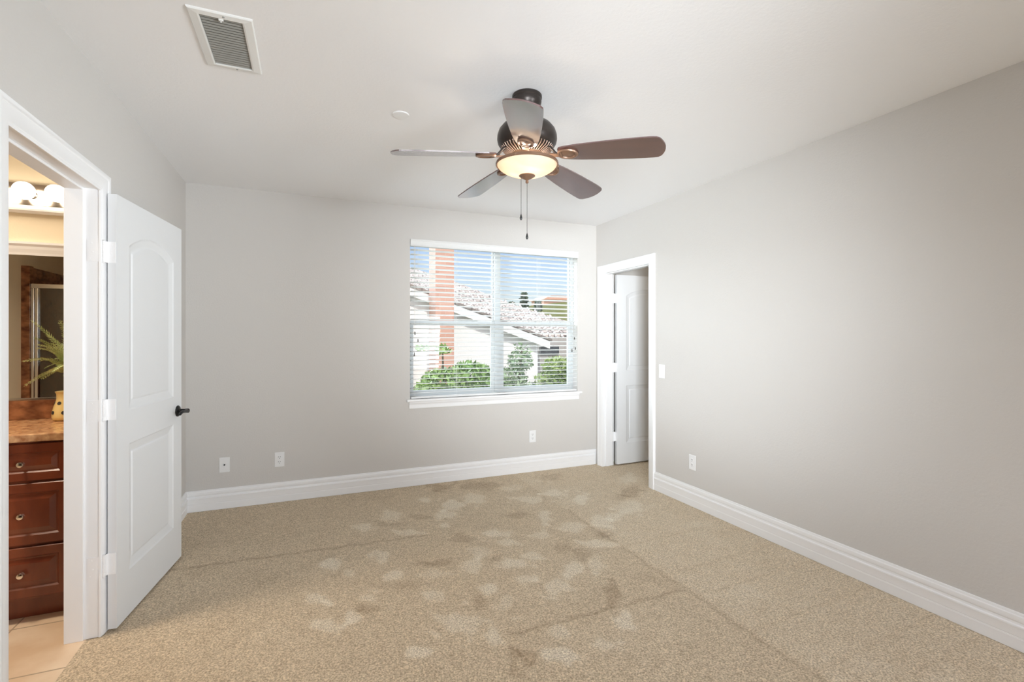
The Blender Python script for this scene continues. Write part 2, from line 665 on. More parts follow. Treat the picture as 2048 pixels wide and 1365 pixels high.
# bathroom shell
BX0, BY0, BY1 = -2.40, 0.25, 3.50
wall('wall_bathroom_far', [(BX0 - .1, XL - T, BY1, BY1 + .1, 0, ZC)], M_cream, 'cream bathroom wall behind the vanity mirror')
wall('wall_bathroom_side', [(BX0 - .1, BX0, BY0 - .1, BY1, 0, ZC)], M_cream)
wall('wall_bathroom_near', [(BX0, XL - T, BY0 - .1, BY0, 0, ZC)], M_cream)
bm = bmesh.new()
box(bm, BX0, -0.915, BY0, BY1, -0.03, 0)
to = obj('floor_bathroom', bm, None)


def tile_mat():
    m = mat('beige_tile', lin(214, 184, 152), 0.32)
    nt = m.node_tree
    b = nt.nodes['Principled BSDF']
    tc = nt.nodes.new('ShaderNodeTexCoord')
    n = nt.nodes.new('ShaderNodeTexNoise')
    n.inputs['Scale'].default_value = 4
    n.inputs['Detail'].default_value = 5
    r = nt.nodes.new('ShaderNodeValToRGB')
    r.color_ramp.elements[0].position = .35
    r.color_ramp.elements[1].position = .65
    r.color_ramp.elements[0].color = lin(222, 194, 162)
    r.color_ramp.elements[1].color = lin(242, 222, 196)
    br = nt.nodes.new('ShaderNodeTexBrick')
    br.inputs['Scale'].default_value = 1.0
    br.offset = 0
    br.inputs['Brick Width'].default_value = .42
    br.inputs['Row Height'].default_value = .42
    br.inputs['Mortar Size'].default_value = .004
    br.inputs['Mortar'].default_value = lin(180, 160, 135)
    nt.links.new(tc.outputs['Object'], n.inputs[0])
    nt.links.new(tc.outputs['Object'], br.inputs[0])
    nt.links.new(n.outputs['Fac'], r.inputs[0])
    nt.links.new(r.outputs[0], br.inputs['Color1'])
    nt.links.new(r.outputs[0], br.inputs['Color2'])
    nt.links.new(br.outputs[0], b.inputs['Base Color'])
    return m


to.data.materials.append(tile_mat())
struct(to, 'beige stone tile floor of the bathroom')

# closet shell behind the right doorway
wall('wall_closet_side', [(4.6, 4.7, 2.4, YB, 0, ZC)], M_wall)
wall('wall_closet_near', [(XR + T, 4.6, 2.3, 2.4, 0, ZC)], M_wall)


# baseboards
BB = [(0, 0), (.016, 0), (.016, .050), (.0145, .052), (.016, .054), (.0145, .057), (.016, .060), (.016, .094), (.0175, .099), (.0165, .105),
      (.0095, .109), (.0085, .118), (.0125, .123), (.0145, .132), (.0125, .145), (.0085, .150), (.0085, .153), (.0065, .159), (0, .160)]


def baseboard(name, p0, p1, nrm, m0=0, m1=0, label=None):
    """m0/m1: mitre slope at each end (amount shortened per unit of thickness)"""
    d = (Vector(p1) - Vector(p0))
    L = d.length
    d.normalize()
    n = Vector(nrm)
    bm = bmesh.new()
    A = [bm.verts.new(Vector(p0) + d * (m0 * t) + n * t + Vector((0, 0, z))) for t, z in BB]
    B = [bm.verts.new(Vector(p1) - d * (m1 * t) + n * t + Vector((0, 0, z))) for t, z in BB]
    for k in range(len(BB) - 1):
        bm.faces.new((A[k], A[k + 1], B[k + 1], B[k]))
    bm.faces.new(A)
    bm.faces.new(B[::-1])
    return struct(obj(name, bm, M_trim, smooth=25), label)


baseboard('baseboard_back', (XL, YB, 0), (XR, YB, 0), (0, -1, 0), 1, 1, 'white moulded baseboard under the window wall')
baseboard('baseboard_left', (XL, 2.80, 0), (XL, YB, 0), (1, 0, 0), 0, 1, 'short white baseboard behind the open door')
baseboard('baseboard_right', (XR, YR, 0), (XR, 3.429, 0), (-1, 0, 0), 1, 0, 'long white moulded baseboard along the bare wall')
baseboard('baseboard_rear', (XL, YR, 0), (XR, YR, 0), (0, 1, 0), 1, 1)
baseboard('baseboard_near_bathroom', (XL, YR, 0), (XL, 1.908, 0), (1, 0, 0), 1, 0)

# door casings: (distance outward from opening, thickness)
CAS = [(0, 0), (0, .008), (.006, .011), (.010, .011), (.014, .0135), (.040, .0175), (.058, .0185), (.062, .0215), (.072, .0235), (.079, .022), (.082, .018), (.083, 0)]


def casing(name, xw, nx, y0, y1, zt, m, label):
    bm = bmesh.new()
    rows = []
    for w, t in CAS:
        rows.append([bm.verts.new((xw + nx * t, y, z)) for y, z in ((y0 - w, 0), (y0 - w, zt + w), (y1 + w, zt + w), (y1 + w, 0))])
    for a, b in zip(rows, rows[1:]):
        for k in range(3):
            bm.faces.new((a[k], a[k + 1], b[k + 1], b[k]))
    bm.faces.new([r[0] for r in rows])
    bm.faces.new([r[3] for r in rows][::-1])
    return struct(obj(name, bm, m, smooth=30), label)


casing('trim_1', XL, 1, OY0, OY1, ZH, M_trim, 'white door casing round the bathroom doorway')
casing('trim_2', XR, -1, PY0, PY1, ZH, M_trim, 'white door casing round the closet doorway')
casing('trim_3', XR + T, 1, PY0, PY1, ZH, M_trim, 'casing on the closet side of its doorway')


def jamb(name, xa, xb, y0, y1, zt, stop, label):
    """lining boards in the wall thickness plus the door stop (x range)"""
    bm = bmesh.new()
    e = .004
    y0 += -e
    y1 += e
    t = .012
    for a, b, s in ((xa, xb, 0), (stop[0], stop[1], .011)):
        if s == 0:
            box(bm, a, b, y0 - t + e, y0, 0, zt + t)
            box(bm, a, b, y1, y1 + t - e, 0, zt + t)
            box(bm, a, b, y0, y1, zt + .004, zt + t)
        else:
            box(bm, a, b, y0, y0 + s, 0, zt + .004, .002)
            box(bm, a, b, y1 - s, y1, 0, zt + .004, .002)
            box(bm, a, b, y0 + s, y1 - s, zt + .004 - s, zt + .004, .002)
    return struct(obj(name, bm, M_trim), label)


jamb('trim_4', XL - T, XL, OY0, OY1, ZH, (XL - T, XL - .052), 'white door frame lining of the bathroom doorway')
jamb('trim_5', XR, XR + T, PY0, PY1, ZH, (XR + .03, XR + T - .045), 'white door frame lining of the closet doorway')


# ------------------------------------------------------------------ panelled doors
def door_leaf_mesh(W, Ht, Tk, panels, step=.004):
    """panels: (x0, x1, z0, z1, rise) ; rise > 0 gives a segmental arched top (z1 is the spring height)"""
    nx, nz = int(W / step) + 1, int(Ht / (step * 1.25)) + 1
    xs = np.linspace(0, W, nx)
    zs = np.linspace(0, Ht, nz)
    X, Z = np.meshgrid(xs, zs)
    D = np.full(X.shape, -1.0)
    for (a, b, c, d, r) in panels:
        q = np.minimum(np.minimum(X - a, b - X), Z - c)
        if r > 0:
            hw = (b - a) / 2
            R = (hw * hw + r * r) / (2 * r)
            cz = d + r - R
            q = np.minimum(q, R - np.sqrt((X - (a + b) / 2) ** 2 + (Z - cz) ** 2))
        else:
            q = np.minimum(q, d - Z)
        D = np.maximum(D, q)
    dep = np.interp(D, [-1, 0, .004, .010, .040, .046, .052, 1], [0, 0, -.004, -.0055, -.0125, -.0125, -.0085, -.0085])
    n = nx * nz
    front = np.stack([X, -(Tk / 2 + dep), Z], -1).reshape(-1, 3)
    back = np.stack([X, (Tk / 2 + dep), Z], -1).reshape(-1, 3)
    co = np.concatenate([front, back])
    idx = np.arange(n).reshape(nz, nx)
    f1 = np.stack([idx[:-1, :-1], idx[:-1, 1:], idx[1:, 1:], idx[1:, :-1]], -1).reshape(-1, 4)
    f2 = f1[:, ::-1] + n
    ed = []
    def strip(l):
        for a, b in zip(l, l[1:]):
            ed.append([int(b), int(a), int(a) + n, int(b) + n])
    strip(idx[0, :])
    strip(idx[-1, ::-1])
    strip(idx[:, -1])
    strip(idx[::-1, 0])
    return co.tolist(), f1.tolist() + f2.tolist() + ed


DW, DH, DT = 0.760, 1.995, 0.035
PAN = [(.118, .642, .985, 1.775, .075), (.118, .642, .215, .825, 0)]


def make_door(name, loc, rot, label, handle=True, hinge_side=1, swap=False):
    me = door_leaf_mesh(DW, DH, DT, PAN)
    d = obj(name, me, M_door, smooth=28, loc=loc)
    d.rotation_euler = (0, 0, rot)
    struct(d, label)
    return d


# bathroom door: local x from hinge edge to free edge, local -y is the face towards the room
hx, hy = -0.8290, 2.744
ang = math.atan2(0.743, 0.094)
door1 = make_door('door_1', (hx, hy, .012), ang, 'white two panel arched door swung open against the wall')
# after rotation local -y must face +x: rotation ~82 deg turns -y to +x


def lever_set(parent, x, z, side):
    """side -1: on the local -y face ; lever points back to the hinge"""
    y0 = side * DT / 2
    Mx = Matrix.Translation((x, y0, z)) @ Matrix.Rotation(-side * PI / 2, 4, 'X')
    bm = bmesh.new()
    lathe(bm, [(0, 0), (.033, 0), (.0335, .004), (.031, .008), (.024, .011), (.015, .013), (.0125, .018), (.0115, .04), (.013, .046), (.013, .058), (.010, .062), (0, .062)], 28, Mx)
    yy = y0 + side * .052
    tube(bm, [(x, yy, z), (x - .03, yy, z + .001), (x - .07, yy, z + .004), (x - .1, yy, z), (x - .112, yy, z - .006)], [.0115, .010, .0085, .0085, .007], 12)
    return obj('door_handle', bm, M_black, parent, smooth=40)


hd = lever_set(door1, DW - .062, .895, -1)
hd['label'] = 'black lever handle'
lever_set(door1, DW - .062, .895, 1)


# hinges of the bathroom door: knuckle, plate on jamb, plate on door edge (world coordinates, parented)
def hinge(parent, pin, jp, dp, zc, hh=.096):
    """pin (x,y); jp: jamb plate line from pin towards point; dp: door plate line"""
    bm = bmesh.new()
    for k in range(5):
        z0 = zc - hh / 2 + k * hh / 5
        lathe(bm, [(.0055, z0 + .0006), (.0062, z0 + .0014), (.0062, z0 + hh / 5 - .0014), (.0055, z0 + hh / 5 - .0006)], 12, Matrix.Translation((pin[0], pin[1], 0)))
    for zt, s in ((zc + hh / 2, 1), (zc - hh / 2, -1)):
        lathe(bm, [(.0045, zt), (.006, zt + s * .002), (.003, zt + s * .005), (0, zt + s * .0055)], 10, Matrix.Translation((pin[0], pin[1], 0)))
    tube(bm, [(pin[0], pin[1], zc - hh / 2 + .003), (pin[0], pin[1], zc + hh / 2 - .003)], .0052, 10)
    for seg in (jp, dp):
        for i, (pa, pb) in enumerate(zip(seg, seg[1:])):
            a = Vector((pa[0], pa[1], 0))
            b = Vector((pb[0], pb[1], 0))
            d = (b - a).normalized()
            n = Vector((-d.y, d.x, 0)) * .0013
            prism(bm, [tuple((a + n).xy), tuple((b + n).xy), tuple((b - n).xy), tuple((a - n).xy)], 'z', zc - hh / 2, zc + hh / 2)
            if i < len(seg) - 2:
                continue
            L = (b - a).length
            nn = Vector((-d.y, d.x, 0))
            if nn.y > 0:
                nn = -nn
            for fz, fl in ((-.36, .75), (-.05, .5), (.36, .6)):
                c = a + d * (L * fl) + nn * .0013 + Vector((0, 0, zc + fz * hh))
                Mt = Matrix.Translation(c) @ nn.to_track_quat('Z', 'Y').to_matrix().to_4x4()
                lathe(bm, [(.0034, 0), (.003, .0006), (.0012, .0006), (.0008, .0001), (0, .0001)], 10, Mt)
    o = obj('hinge', bm, M_trim, None, smooth=35)
    o.parent = parent
    o.matrix_parent_inverse = parent.matrix_basis.inverted() if False else Matrix()
    return o


def hinge_local(parent, pin, jp, dp, zs):
    inv = (Matrix.Translation(parent.location) @ Matrix.Rotation(parent.rotation_euler.z, 4, 'Z')).inverted()
    for z in zs:
        h = hinge(parent, pin, jp, dp, z)
        h.data.transform(inv)


def edge_pt(f):
    """point on the hinge edge of door_1; f = -1 room face .. 1 wall face, just in front of the edge"""
    t = -f * DT / 2
    return (hx + math.sin(ang) * t - math.cos(ang) * .0014, hy - math.cos(ang) * t - math.sin(ang) * .0014)


pin1 = (-0.8545, 2.7255)
hinge_local(door1, pin1, [pin1, (-.8700, 2.7175), (-.912, 2.7175)], [pin1, edge_pt(1.0), edge_pt(-.80)], (1.738, 1.018, .312))

# closet door, opened into the closet at right angles
d2 = make_door('door_2', (2.985, 4.243, .012), math.radians(1.0), 'white two panel arched door seen through the closet doorway')
hinge_local(d2, (2.968, 4.258), [(2.968, 4.258), (2.945, 4.2505), (2.905, 4.2505)], [(2.968, 4.258), (2.9836, 4.256), (2.9836, 4.230)], (1.76, 1.03, .30))
lever_set(d2, DW - .062, .895, -1)

# ------------------------------------------------------------------ window
win = thing('window_1', 'white double hung twin window behind the blind', 'window')
win['kind'] = 'structure'
fy0, fy1 = 4.475, 4.535
bm = bmesh.new()
XM = (WX0 + WX1) / 2 + .012
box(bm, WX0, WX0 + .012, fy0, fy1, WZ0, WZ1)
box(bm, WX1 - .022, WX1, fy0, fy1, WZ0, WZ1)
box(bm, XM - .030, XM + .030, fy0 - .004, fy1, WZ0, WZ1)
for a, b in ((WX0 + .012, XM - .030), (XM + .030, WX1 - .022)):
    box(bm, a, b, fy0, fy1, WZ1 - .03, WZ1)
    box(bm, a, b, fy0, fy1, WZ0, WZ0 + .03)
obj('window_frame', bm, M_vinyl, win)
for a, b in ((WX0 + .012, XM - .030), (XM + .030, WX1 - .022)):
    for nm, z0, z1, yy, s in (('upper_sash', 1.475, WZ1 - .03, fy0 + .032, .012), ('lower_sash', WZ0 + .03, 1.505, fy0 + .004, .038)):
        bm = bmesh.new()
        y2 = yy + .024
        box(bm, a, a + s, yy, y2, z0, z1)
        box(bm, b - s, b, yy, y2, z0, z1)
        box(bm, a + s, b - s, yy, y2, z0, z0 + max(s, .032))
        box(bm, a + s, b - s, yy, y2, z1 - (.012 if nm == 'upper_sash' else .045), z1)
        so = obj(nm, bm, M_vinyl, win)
        bm = bmesh.new()
        box(bm, a + s, b - s, yy + .010, yy + .014, z0 + max(s, .032), z1 - (.012 if nm == 'upper_sash' else .045))
        obj('pane', bm, M_glass, so)
# stool and apron
bm = bmesh.new()
prism(bm, [(YB - .034, .764), (YB - .038, .769), (YB - .038, .779), (YB - .034, .785), (YB, .785), (YB, .764)], 'x', .815, 2.632)
box(bm, WX0, WX1, YB, fy0, .770, .7851)
obj('window_sill', bm, M_trim, win)
bm = bmesh.new()
prism(bm, [(YB, .700), (YB - .010, .700), (YB - .013, .705), (YB - .013, .735), (YB - .016, .742), (YB - .022, .750), (YB - .024, .764), (YB, .764)], 'x', .838, 2.608)
obj('sill_apron', bm, M_trim, win)

# wall plaster above the opening is the wall itself; the blind hangs inside
bl = thing('window_blind', 'white horizontal slat blind hanging in the window', 'window blind', (WX0, YB, 0))


def B_(o):
    o.data.transform(Matrix.Translation((-WX0, -YB, 0)))
    return o


bm = bmesh.new()
box(bm, .848, 2.596, YB - .016, YB - .006, 2.176, 2.240, .002)
prism(bm, [(YB - .016, 2.176), (YB - .021, 2.180), (YB - .021, 2.188), (YB - .016, 2.192)], 'x', .848, 2.596)
prism(bm, [(YB - .016, 2.226), (YB - .021, 2.230), (YB - .021, 2.238), (YB - .016, 2.240)], 'x', .848, 2.596)
B_(obj('valance', bm, M_blind, bl))
bm = bmesh.new()
box(bm, .856, 2.588, YB - .004, YB + .048, 2.192, 2.238, .002)
B_(obj('headrail', bm, M_blind, bl))
bm = bmesh.new()
NS = 32
zt, zb = 2.150, .838
tilt = math.radians(-8)
yc = YB + .026
for k in range(NS):
    zc = zt + (zb - zt) * k / (NS - 1)
    cr = []
    for s in (-1, -.5, 0, .5, 1):
        p = s * .0245
        h_ = .0022 * (1 - s * s)
        y = yc + p * math.cos(tilt) - h_ * math.sin(tilt)
        z = zc + p * math.sin(tilt) + h_ * math.cos(tilt)
        cr.append((y, z))
    th = .0026
    poly = cr + [(y, z - th) for y, z in cr[::-1]]
    prism(bm, poly, 'x', .857, 2.587)
B_(obj('slats', bm, M_blind, bl))
bm = bmesh.new()
box(bm, .857, 2.587, yc - .025, yc + .025, .789, .806, .003)
for x in (1.04, 1.36, 1.72, 2.14, 2.4):
    lathe(bm, [(.006, 0), (.005, .002), (0, .0025)], 12, Matrix.Translation((x, yc - .0255, .7975)) @ Matrix.Rotation(PI / 2, 4, 'X'))
B_(obj('bottom_rail', bm, M_blind, bl))
for u in (829, 913, 985, 1078, 1139):
    x = at(u, 650, YB).x
    bm = bmesh.new()
    for dy in (-.0255, .0255):
        tube(bm, [(x, yc + dy, 2.2), (x, yc + dy, .80)], .0009, 5)
        tube(bm, [(x + .012, yc + dy, 2.2), (x + .012, yc + dy, .80)], .0007, 5)
    B_(obj('ladder_cord', bm, M_cord, bl))
for u, v, ln in ((830, 667, .03), (836, 681, .03), (828.5, 709, .034), (1149, 677, .028), (1151, 697, .028), (1144, 701, .034)):
    p = at(u, v, YB - .004)
    bm = bmesh.new()
    tube(bm, [(p.x, YB - .003, 2.19), (p.x, YB - .004, p.z)], .0009, 5)
    co = B_(obj('pull_cord', bm, M_cord, bl))
    bm = bmesh.new()
    lathe(bm, [(.0015, ln / 2), (.003, ln / 2 - .004), (.0055, -ln / 2 + .008), (.0055, -ln / 2 + .002), (.003, -ln / 2), (0, -ln / 2)], 12,
          Matrix.Translation((p.x, YB - .004, p.z)))
    B_(obj('tassel', bm, M_tassel, co, smooth=40))

# ------------------------------------------------------------------ wall plates
def plate_frame(bm, w=.072, h=.118, t=.006):
    box(bm, -w / 2, w / 2, -t, 0, -h / 2, h / 2, .0025)


def outlet(name, loc, rz, label, group=None):
    t = thing(name, label, 'electrical outlet', loc, rz, group)
    bm = bmesh.new()
    plate_frame(bm)
    obj('cover_plate', bm, M_plastic, t)
    for s in (-1, 1):
        bm = bmesh.new()
        Mx = Matrix.Translation((0, -.006, s * .0195)) @ Matrix.Rotation(PI / 2, 4, 'X')
        lathe(bm, [(.0172, 0), (.0172, .0015), (.0165, .002), (0, .002)], 28, Mx)
        for v in bm.verts:
            v.co.z = max(min(v.co.z, s * .0195 + .0145), s * .0195 - .0145)
        r = obj('receptacle', bm, M_plastic, t)
        bm = bmesh.new()
        for x, hh in ((-.0065, .009), (.0065, .0075)):
            box(bm, x - .0013, x + .0013, -.0084, -.0078, s * .0195 + .003 - hh / 2, s * .0195 + .003 + hh / 2)
        lathe(bm, [(.0026, 0), (.0026, .0005), (0, .0005)], 12, Matrix.Translation((0, -.0079, s * .0195 - .0085)) @ Matrix.Rotation(PI / 2, 4, 'X'))
        obj('slot', bm, M_slot, r)
    bm = bmesh.new()
    lathe(bm, [(.003, 0), (.0025, .001), (0, .0011)], 12, Matrix.Translation((0, -.006, 0)) @ Matrix.Rotation(PI / 2, 4, 'X'))
    obj('screw', bm, M_plastic, t)
    return t


def screws(t, zs):
    for z in zs:
        bm = bmesh.new()
        lathe(bm, [(.003, 0), (.0025, .001), (0, .0011)], 12, Matrix.Translation((0, -.006, z)) @ Matrix.Rotation(PI / 2, 4, 'X'))
        obj('screw', bm, M_plastic, t)


cj = thing('cable_jack', 'white wall plate with one round cable jack, low beside the open door', 'wall plate', (-.611, YB, .343))
bm = bmesh.new()
plate_frame(bm)
obj('cover_plate', bm, M_plastic, cj)
bm = bmesh.new()
lathe(bm, [(.006, 0), (.006, .004), (.0045, .004), (.0045, .009), (.002, .009), (0, .006)], 12, Matrix.Translation((0, -.006, 0)) @ Matrix.Rotation(PI / 2, 4, 'X'))
obj('jack', bm, M_slot, cj)
screws(cj, (.042, -.042))
outlet('wall_outlet', (-.220, YB, .346), 0, 'white duplex outlet low on the wall next to the cable jack plate')
outlet('wall_outlet', (2.074, YB, .352), 0, 'white duplex outlet low on the wall below the window')
outlet('wall_outlet', (XR, 2.98, .348), -PI / 2, 'white duplex outlet on the long bare wall above its baseboard')
sw = thing('light_switch', 'white rocker light switch beside the closet doorway', 'light switch', (XR, 3.342, 1.052), -PI / 2)
bm = bmesh.new()
plate_frame(bm)
obj('cover_plate', bm, M_plastic, sw)
bm = bmesh.new()
prism(bm, [(-.006, -.033), (-.0075, -.033), (-.0105, 0), (-.012, .033), (-.006, .033)], 'x', -.0165, .0165)
obj('rocker', bm, M_plastic, sw)
screws(sw, (.048, -.048))

# ------------------------------------------------------------------ ceiling vent and disc
vt = thing('air_vent', 'white rectangular ceiling air vent with grey louvers', 'air vent', (-.299, 2.231, ZC))
bm = bmesh.new()
ax, ay, bx, by = .106, .200, .070, .172
prof = [(0, 0), (.0, -.004), (.004, -.008), (.030, -.011), (.036, -.009), (.036, 0)]
rows = []
for w, z in prof:
    fx, fy = ax - w * (ax - bx) / .036, ay - w * (ay - by) / .036
    rows.append([bm.verts.new((sx * fx, sy_ * fy, z)) for sx, sy_ in ((-1, -1), (1, -1), (1, 1), (-1, 1))])
for a, b in zip(rows, rows[1:]):
    for k in range(4):
        bm.faces.new((a[k], a[(k + 1) % 4], b[(k + 1) % 4], b[k]))
obj('frame', bm, M_vent, vt)
bm = bmesh.new()
box(bm, -bx, bx, -by, by, -.0012, -.0006)
obj('backing', bm, M_dark, vt)
for k in range(19):
    y = -by + .010 + k * (2 * by - .018) / 18.0
    bm = bmesh.new()
    prism(bm, [(y - .0042, -.0024), (y - .0034, -.0019), (y + .0042, -.0064), (y + .0034, -.0069)], 'x', -bx + .001, bx - .001)
    obj('louver', bm, M_louver, vt)
bm = bmesh.new()
box(bm, -.008, .008, -by - .002, -by + .004, -.016, -.009, .001)
tube(bm, [(0, -by + .001, -.012), (0, -by + .004, -.020)], .002, 8)
obj('damper_lever', bm, M_vent, vt)
for y in (-.187, .187):
    bm = bmesh.new()
    lathe(bm, [(.004, -.0095), (.0035, -.0115), (0, -.012)], 12, Matrix.Translation((0.01, y, 0)))
    obj('screw', bm, M_louver, vt)

sp = bmesh.new()
lathe(sp, [(.043, 0), (.043, -.004), (.041, -.006), (.0, -.0075)], 40)
tag(obj('ceiling_disc', sp, M_plastic, smooth=40, loc=(.453, 2.592, ZC)), 'small round white disc flush on the ceiling near the fan', 'ceiling cover')

# ------------------------------------------------------------------ ceiling fan
FX, FY = .988, 2.148
fan = thing('ceiling_fan', 'dark bronze five blade ceiling fan with lit glass bowl', 'ceiling fan', (FX, FY, ZC))
D = -ZC      # local z = world z - ZC


def zz(z):
    return z - ZC


bm = bmesh.new()
lathe(bm, [(.0, 0), (.070, 0), (.073, -.004), (.073, -.016), (.070, -.020), (.071, -.032), (.068, -.046), (.058, -.062), (.050, -.072), (.046, -.078), (.030, -.079), (.028, -.074)], 56)
obj('canopy', bm, M_bronze, fan, smooth=35)
bm = bmesh.new()
lathe(bm, [(0, zz(2.478)), (.022, zz(2.474)), (.027, zz(2.462)), (.022, zz(2.452)), (.0125, zz(2.448)), (.0125, zz(2.405)), (.02, zz(2.404))], 32)
obj('downrod', bm, M_bronze, fan, smooth=35)
bm = bmesh.new()
lathe(bm, [(.0, zz(2.424)), (.024, zz(2.424)), (.028, zz(2.414)), (.060, zz(2.410)), (.092, zz(2.400)), (.120, zz(2.384)), (.138, zz(2.362)), (.146, zz(2.338)),
           (.147, zz(2.318)), (.143, zz(2.300)), (.134, zz(2.286)), (.126, zz(2.280)), (.0, zz(2.280))], 64)
obj('motor_housing', bm, M_bronze, fan, smooth=35)
# ribbed flared collar under the motor
bm = bmesh.new()
lathe(bm, [(.122, zz(2.279)), (.118, zz(2.274)), (.080, zz(2.252)), (.074, zz(2.250)), (.0, zz(2.250))], 64)
obj('vent_collar', bm, M_bronze, fan, smooth=35)
M_rib = mat('copper_rib', (0.42, 0.30, 0.24, 1), 0.35, metal=0.7)
bm = bmesh.new()
for k in range(44):
    a = 2 * PI * k / 44
    p = [Vector((math.cos(a) * r, math.sin(a) * r, zz(z))) for r, z in ((.127, 2.281), (.118, 2.268), (.096, 2.256), (.078, 2.247))]
    tube(bm, p, .0026, 6)
obj('collar_ribs', bm, M_rib, fan, smooth=60)
bm = bmesh.new()
lathe(bm, [(0, zz(2.251)), (.076, zz(2.251)), (.078, zz(2.247)), (.073, zz(2.242)), (.070, zz(2.236)), (.068, zz(2.226)), (.058, zz(2.218)), (.030, zz(2.213)), (0, zz(2.212))], 64, cap=False)
obj('light_fitter', bm, M_copper, fan, smooth=35)
bm = bmesh.new()
lathe(bm, [(.148, zz(2.207)), (.152, zz(2.205)), (.154, zz(2.200)), (.154, zz(2.194)), (.150, zz(2.191)), (.1475, zz(2.194)), (.148, zz(2.207))], 64, cap=False)
for k in range(3):
    Mr = Matrix.Rotation(math.radians(45 + 120 * k), 4, 'Z')
    tube(bm, [Mr @ Vector(p) for p in ((.055, 0, zz(2.222)), (.085, 0, zz(2.222)), (.120, 0, zz(2.213)), (.150, 0, zz(2.202)))], .0045, 8)
obj('bowl_rim', bm, M_copper, fan, smooth=35)
bm = bmesh.new()
bowl = [(.1465, 2.199), (.1455, 2.192), (.138, 2.182), (.120, 2.169), (.095, 2.157), (.065, 2.148), (.035, 2.143), (.012, 2.142)]
inner = [(r - .003, z + .004) for r, z in bowl[::-1]]
inner[-1] = (.1435, 2.199)
lathe(bm, [(r, zz(z)) for r, z in bowl + inner], 72, cap=False)
obj('glass_bowl', bm, M_alabaster, fan, smooth=60)
bm = bmesh.new()
lathe(bm, [(.010, zz(2.149)), (.036, zz(2.147)), (.040, zz(2.143)), (.040, zz(2.141)), (.030, zz(2.134)), (.016, zz(2.126)), (.007, zz(2.121)), (.005, zz(2.118)), (.0078, zz(2.114)), (.0078, zz(2.110)), (.004, zz(2.105)), (0, zz(2.104))], 40)
lathe(bm, [(0, zz(2.215)), (.003, zz(2.215)), (.003, zz(2.148)), (0, zz(2.148))], 10)
obj('finial', bm, M_copper, fan, smooth=35)
# bulbs inside the bowl
for a in (0.4, 0.4 + 2 * PI / 3, 0.4 + 4 * PI / 3):
    x, y = .055 * math.cos(a), .055 * math.sin(a)
    lp = lamp('fan_bulb_light', 'POINT', (x, y, zz(2.187)), 0.95, (1.0, 0.84, 0.68), shadow_soft_size=.012)
    lp.parent = fan
# arched holders on the bowl rim
for a in (math.radians(-15), math.radians(105), math.radians(225)):
    bm = bmesh.new()
    Mr = Matrix.Rotation(a, 4, 'Z')
    lathe(bm, [(0, 0), (.006, .001), (.006, .006), (0, .008)], 12, Mr @ Matrix.Translation((.153, 0, zz(2.197))) @ Matrix.Rotation(PI / 2, 4, 'Y'))
    obj('thumb_screw', bm, M_copper, fan, smooth=40)


def blade_bm():
    """local x outward; underside at z = 0"""
    rows = [(.170, .044, .046), (.20, .053, .053), (.26, .061, .061), (.34, .068, .068), (.42, .073, .073), (.50, .0765, .0765), (.56, .078, .078), (.60, .0775, .0775)]
    left = [(r, w) for r, w, _ in rows]
    right = [(r, -w) for r, _, w in rows]
    tipc = []
    # gently curved tip with softened corners
    for k in range(13):
        t = k / 12
        y = .0775 - t * .155
        e = 1 - (abs(y) / .0775) ** 2
        x = .622 + .030 * e
        if k in (0, 12):
            x = .616
            y *= .97
        tipc.append((x, y))
    root = [(.162, -.034), (.158, 0), (.162, .034)]
    poly = left + tipc + right[::-1] + root
    bm = bmesh.new()
    vs = prism(bm, poly, 'z', 0, .006)
    return bm


PITCH = math.radians(-12.5)
DROOP = math.radians(4.4)
bme = None
for k in range(5):
    a = math.radians(-44.24 + 72 * k)
    Mr = Matrix.Rotation(a, 4, 'Z') @ Matrix.Translation((0.16, 0, zz(2.229))) @ Matrix.Rotation(DROOP, 4, 'Y') @ Matrix.Rotation(PITCH, 4, 'X') @ Matrix.Translation((-.16, 0, 0))
    if bme is None:
        o = obj('blade', blade_bm(), M_blade, fan)
        bme = o.data
        # blade iron: forked arm with a round medallion under the blade root
        bm = bmesh.new()
        lathe(bm, [(.044, 0), (.0455, -.004), (.043, -.009), (.037, -.011), (.033, -.0075), (.031, -.004), (.018, -.0075), (0, -.009)], 40,
              Matrix.Translation((.205, 0, 0)) @ Matrix.Diagonal((1.15, .86, 1, 1)))
        prism(bm, [(.150, .013), (.178, .020), (.178, -.020), (.150, -.013), (.118, -.016), (.118, .016)], 'z', -.009, -.002)
        b0 = obj('blade_bracket', bm, M_copper, fan, smooth=35)
        bmi = b0.data
        br = b0
    else:
        o = bpy.data.objects.new('blade', bme)
        C.objects.link(o)
        o.parent = fan
        br = bpy.data.objects.new('blade_bracket', bmi)
        C.objects.link(br)
        br.parent = fan
    o.matrix_basis = Mr
    br.matrix_basis = Mr
    bm = bmesh.new()
    for sx in (-1, 1):
        tube(bm, [(.095, sx * .016, .046), (.125, sx * .018, .030), (.150, sx * .014, .0), (.168, sx * .012, -.004)], [.006, .006, .0055, .005], 8)
    ar = obj('bracket_arm', bm, M_bronze, fan, smooth=60)
    ar.matrix_basis = Matrix.Rotation(a, 4, 'Z') @ Matrix.Translation((0, 0, zz(2.229)))
